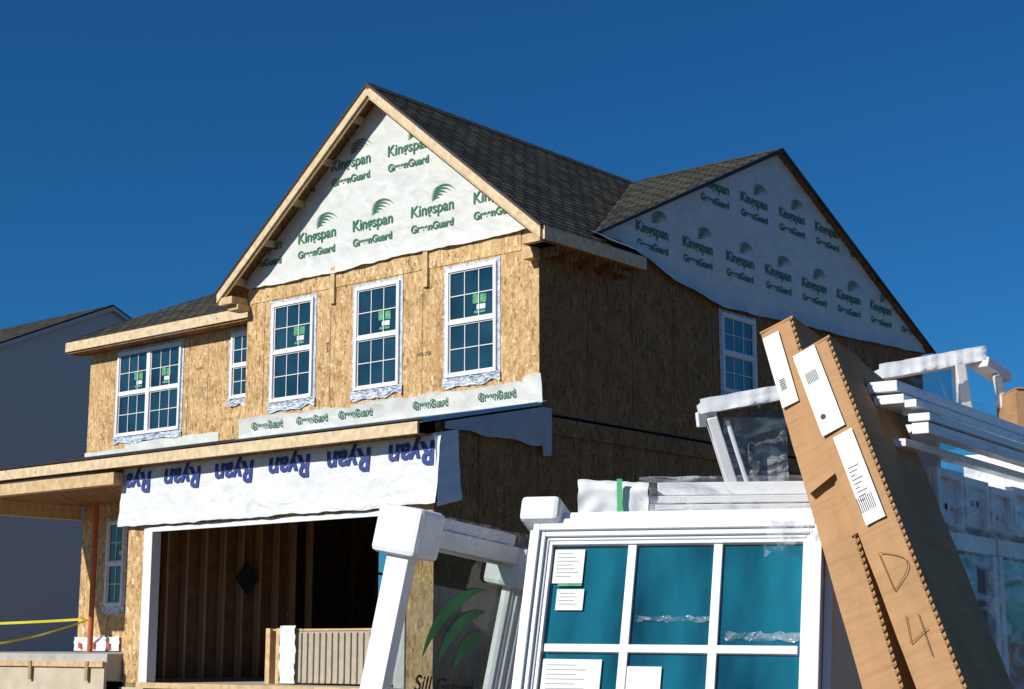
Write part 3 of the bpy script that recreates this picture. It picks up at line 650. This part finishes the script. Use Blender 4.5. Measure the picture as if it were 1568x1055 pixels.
b=MB();b.grid(lambda a,c:(1.0+.3*a,7.49-.03*abs(nz(a*6,c*9,2)),2.1+.55*c),20,30);b.build('pane_film',film('pane_film_mat',.35,5,.3,(1,1,2)),PB,smooth=True)
b=MB();b.box(.9,2.4,7.55,7.75,.05,2.2);b.build('crated_units',M_vinyl,PB,.01)
b=MB();b.grid(lambda a,c:(.87+.6*a,7.30-.02*abs(nz(a*9,c*5,2)),2.64+.11*a+.07*c+.004*nz(a*8,c*2,3)),30,5)
b.grid(lambda a,c:(1.7+.5*a,7.28-.02*abs(nz(a*9,c*5,2)),2.80+.09*a+.07*c+.004*nz(a*8,c*2,3)),30,5);b.build('foam_wrap',M_foam,PB,smooth=True)
b=MB();b.box(2.30,2.8,7.2,7.5,2.3,2.74);b.box(2.30,2.55,7.19,7.51,2.742,2.748);b.build('carton',M_card,PB)
e1=Vector((.56,.83,0)).normalized();yy=Vector((-e1.y,e1.x,0))
PL=empty('wrapped_window_pallet',(1.36,5.12,0),Matrix((e1,yy,Vector((0,0,1)))).transposed())
b=MB()
for k in range(4):
    x=k*.62
    b.box(x,x+.6,.0,.5,.15,.2);b.box(x,x+.6,.0,.5,1.9,1.96);b.box(x,x+.05,.0,.5,.2,1.9);b.box(x+.55,x+.6,.0,.5,.2,1.9);b.box(x+.05,x+.55,.02,.06,1.05,1.10)
for k in range(9):
    z1=2.16-.01*(k%3);x=k*.27
    b.box(x,x+.25,.012,.3,1.985,z1);b.box(x,x+.03,-.01,.012,1.985,z1);b.box(x+.22,x+.25,-.01,.012,1.985,z1);b.box(x+.03,x+.22,-.01,.012,z1-.03,z1)
b.build('standing_units',M_vinyl,PL,.004)
b=MB()
for k in range(9):
    for q in(.07,.125,.18): b.cyl((k*.27+q,.009,2.04+.03*(k%2)),(k*.27+q,.0115,2.04+.03*(k%2)),.011,10)
b.build('drain_holes',M_black,PL)
b=MB()
for k in range(4): b.poly([(k*.62+.05,.03,.2),(k*.62+.55,.03,.2),(k*.62+.55,.03,1.9),(k*.62+.05,.03,1.9)])
b.build('panes',glass('dull_pane',(.05,.055,.07),1.5),PL)
b=MB();b.grid(lambda a,c:(-.02+2.5*a,-.04-.03*abs(nz(a*12,c*9,1)),0.2+2.0*c),60,60);b.build('film',M_filmv,PL,smooth=True)
b=MB();b.box(-.05,2.6,-.05,.9,.02,.14);b.build('pallet_base',M_wood,PL)
b=MB()
for y0,y1,z0,z1 in((.02,.12,2.375,2.41),(.0,.10,2.335,2.365),(-.04,.0,2.32,2.345),(-.08,-.01,2.275,2.30),(-.075,-.02,2.235,2.27),(.0,.05,2.20,2.225)):
    b.box(-.25,2.2,y0,y1,z0,z1)
for x in(.2,1.2,2.0): b.box(x,x+.04,.06,.3,2.17,2.33)
b.build('long_profiles',M_vinyl,PL,.003)
b=MB();b.grid(lambda a,c:(-.2+2.3*a,-.10-.02*abs(nz(a*14,c*6,2))+.1*c,2.19+.24*c+.006*nz(a*12,c*3,3)),80,10);b.build('profile_film',film('profile_film_mat',.22,5,.15,(.5,1,3)),PL,smooth=True)
b=MB();b.box(1.0,1.12,-.085,-.081,2.283,2.293);b.build('profile_tag',M_strap,PL)
# ---------------------------------------------------------------- light
el=math.radians(31);sx,sy_=-.817,-.576
sun=bpy.data.lights.new('sun','SUN');sun.energy=5.0;sun.angle=math.radians(.5);sun.color=(1,.955,.88)
so=bpy.data.objects.new('sun',sun);scene.collection.objects.link(so)
dv=Vector((sx*math.cos(el),sy_*math.cos(el),math.sin(el)));so.rotation_euler=dv.to_track_quat('Z','Y').to_euler()
w=bpy.data.worlds.new('World');scene.world=w;w.use_nodes=True;nt=w.node_tree
sk=nt.nodes.new('ShaderNodeTexSky');sk.sky_type='NISHITA';sk.sun_disc=False;sk.sun_elevation=el;sk.sun_rotation=math.atan2(sx,sy_)
sk.air_density=1.0;sk.dust_density=.2;sk.ozone_density=4
tint=mixc(nt,1.0,sk.outputs[0],(.12,.48,.79),'MULTIPLY')
bg=nt.nodes['Background'];bg.inputs[1].default_value=.092;nt.links.new(tint,bg.inputs[0])
scene.view_settings.view_transform='Standard';scene.view_settings.look='None';scene.view_settings.exposure=0
